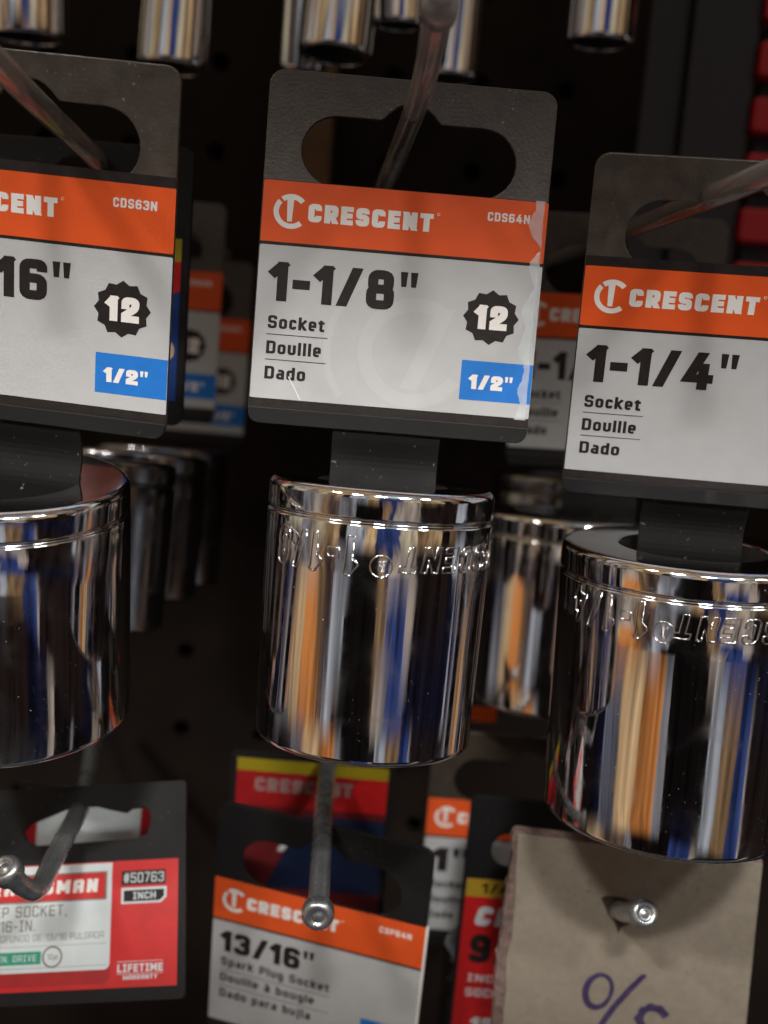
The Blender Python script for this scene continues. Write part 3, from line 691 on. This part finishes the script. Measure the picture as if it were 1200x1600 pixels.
dirt = []
hr = [q(u, v) for u, v in ((938, 1398), (946, 1394), (958, 1396), (974, 1399), (990, 1409), (993, 1428), (984, 1446), (972, 1450), (967, 1462), (961, 1444), (950, 1426), (943, 1410))]
flat('punch_stain', [shp([hr, hole_ring], .02, STAIN)], cb)
def pen(pts, w): return [stroke(pts[i:i + 2], w) for i in range(len(pts) - 1)]
O_ = [(935 + 22 * math.cos(a) * (1 + .03 * math.sin(3 * a)) - .10 * 30 * math.sin(a) * -1, 1550 - 31 * math.sin(a)) for a in [R_(x) for x in range(0, 361, 15)]]
O2 = [(937 + 19 * math.cos(a) + 3 * math.sin(a), 1549 - 28 * math.sin(a)) for a in [R_(x) for x in range(30, 391, 15)]]
SL = [(1008, 1524), (985, 1552), (962, 1582), (944, 1612)]; SL2 = [(1004, 1524), (982, 1548), (958, 1580), (940, 1610)]
S_ = [(1042, 1596), (1034, 1586), (1020, 1582), (1008, 1588), (1002, 1602), (1008, 1620), (1030, 1640), (1034, 1660), (1016, 1676), (998, 1668)]
regs = []
for P_, w in ((O_, .95), (O2, .75), (SL, 1.0), (SL2, .8), (S_, 1.9)): regs += pen([q(p[0] + 2, p[1] + 17) for p in P_], w * .9)
flat('handwriting', [(*fill(regs), .03, MARKER)], cb)

# ------------------------------------------------------------------ pegs
def peg(label, pts, rad, m, cat='peg hook', end=None, group='steel pegs of the lower row', part='rod'):
    base = Vector(pts[0]); t = thing('peg_hook', label, cat, base, (0, 0, 0), group)
    tube(part, [Vector(p) - base for p in pts], rad, m, t)
    if end:
        e, er = end; d = (Vector(pts[-1]) - Vector(pts[-2])).normalized()
        o = lathe('end_knob', [(.01, 1.15), (er * .22, 1.1), (er * .36, .75), (er * .44, .85), (er * .52, 1.2), (er * .68, 1.3), (er * .82, 1.1), (er * .93, .65), (er, 0)] + [(er * .93, -.35), (er * .99, -.7), (er * .9, -1.1), (er * .97, -1.5), (er * .8, -2.1), (.01, -2.1)], STEEL, t, 40)
        o.location = (Vector(pts[-1]) + d * 1.0 - base) * MM; o.rotation_euler = d.to_track_quat('Z', 'Y').to_euler()
    return t
GP = 'clear plastic pegs of the upper row'
pk = peg('clear plastic peg through the slot of the middle front tag', [at(578, 345, 632), at(600, 292, 400), at(625, 232, 335), at(655, 152, 281), at(672, 85, 254), at(692, -20, 216), at(700, -60, 205)], 1.9, ACRYL, group=GP)
oc = lathe('end_cap', [(.01, 2.2), (1.6, 2.0), (2.3, 1.2), (2.5, 0), (2.5, -3.2), (1.95, -3.6)], ACRYL, pk, 32)
d_ = (at(692, -20, 216) - at(672, 85, 254)).normalized(); oc.location = (at(688, 5, 221) - at(578, 345, 632)) * MM; oc.rotation_euler = d_.to_track_quat('Z', 'Y').to_euler()
peg('clear plastic peg crossing the slot of the left front tag', [at(350, 395, 632), at(200, 292, 400), at(130, 228, 320), at(55, 158, 268), at(-5, 98, 238), at(-60, 50, 215)], 1.9, ACRYL, group=GP)
peg('clear plastic peg crossing the slot of the right front tag', [at(760, 440, 632), at(880, 398, 470), at(985, 358, 372), at(1075, 322, 312), at(1135, 298, 276), at(1240, 255, 240), at(1300, 235, 225)], 1.9, ACRYL, group=GP)
peg('steel peg ending in a knob in front of the 13/16 spark plug tag', [at(535, 1030, 632), at(512, 1200, 430), at(503, 1320, 362), at(497, 1424, 324)], 1.95, STEEL, end=(1, 3.0))
peg('steel peg whose knob sticks out of the brown cardboard', [at(900, 1340, 632), at(930, 1390, 480), at(962, 1420, 378), at(1004, 1427, 345)], 2.0, STEEL, end=(1, 2.75))
peg('bent steel peg with a knob in front of the tag numbered 50763', [at(152, 1110, 632), at(134, 1232, 480), at(122, 1268, 372), at(84, 1342, 338), at(60, 1388, 322), at(38, 1386, 316), at(14, 1364, 310)], [1.9, 1.9, 1.9, 1.9, 1.8, 1.8, 1.9], STEEL, end=(1, 2.8))

# ------------------------------------------------------------------ upper row of deep sockets
def deep(label, u, v, d, R, L=70, lean=(0, 0), tip=False):
    """a long socket hanging above the frame; u, v = middle of its lower end"""
    s = thing('deep_socket', label, 'deep socket', at(u, v, d), (R_(lean[0]), R_(lean[1]), 0), 'deep sockets hanging in the row above')
    p = [(R * .76, 12), (R * .80, .8)] + fillet((R * .80, .3), (R * .80, 0), (R * .84, 0), 3) + fillet((R * .88, 0), (R, 0), (R, 1.3), 6)
    for k in range(1, 9): p.append((R * (1 + .012 * math.sin(k * 1.9)), 1.6 + (L - 3) * k / 9))
    p += fillet((R, L - 1.4), (R, L), (R - 1.4, L), 6) + [(R * .5, L)]
    lathe('barrel', p, CHROME, s, 96)
    lathe('nut_recess', [(R * .795, .9), (R * .75, 11.9), (.01, 11.9)], HOLE, s, 32)
    if tip: lathe('square_drive', [(R * .80, 1), (R * .66, -.6), (R * .62, -4.2), (R * .54, -5.2), (R * .3, -5.2), (R * .28, 0)], CHROME_D, s, 48)
    return s
deep('leftmost deep socket at the top, above the left front tag', 44, 62, 455, 10.4, 70, (3, -2))
deep('deep socket at the top behind the right corner of the left front tag', 268, 108, 455, 8.9, 70, (-2, 1))
deep('deep socket at the top, left of three close together behind the middle tag', 472, 112, 500, 6.6, 70, (5, 0))
deep('deep socket at the top with a bright streak, above the left of the middle tag', 522, 88, 450, 9.4, 70, (-5, 2))
deep('deep socket at the top with its dark open end showing, left of the clear peg', 622, 42, 470, 7.0, 70, (2, -1))
deep('deep socket at the top right behind the clear peg of the middle tag', 704, 126, 500, 7.6, 70, (-3, 1))
deep('deep socket standing alone at the top right, left of the dark rack', 936, 70, 470, 9.0, 70, (1, 0))

# ------------------------------------------------------------------ dark rack with red clips, top right
P0 = at(1130, 120, 520)
rk = thing('tool_rack', 'dark upright rack with square red plastic clips at the top right', 'rack', P0, up(0, 0, 0))
plate('upright', [rect(-10, -90, 9, 70)], 6, DARKFR, rk, 0, .6)
plate('side_flange', [rect(-22, -90, -10.3, 70)], 3, DARKFR, rk, -4, .6)
for k in range(6):
    z = 19.5 - k * 15.6 + 1.5
    c_ = plate('clip', [rrect(9.4, z - 4.9, 26, z + 4.9, 1.2)], 9, REDPL, rk, 3, .8)
plate('rail', [rect(13, -85, 24, 70)], 4, DARKFR, rk, -6.5, .3)
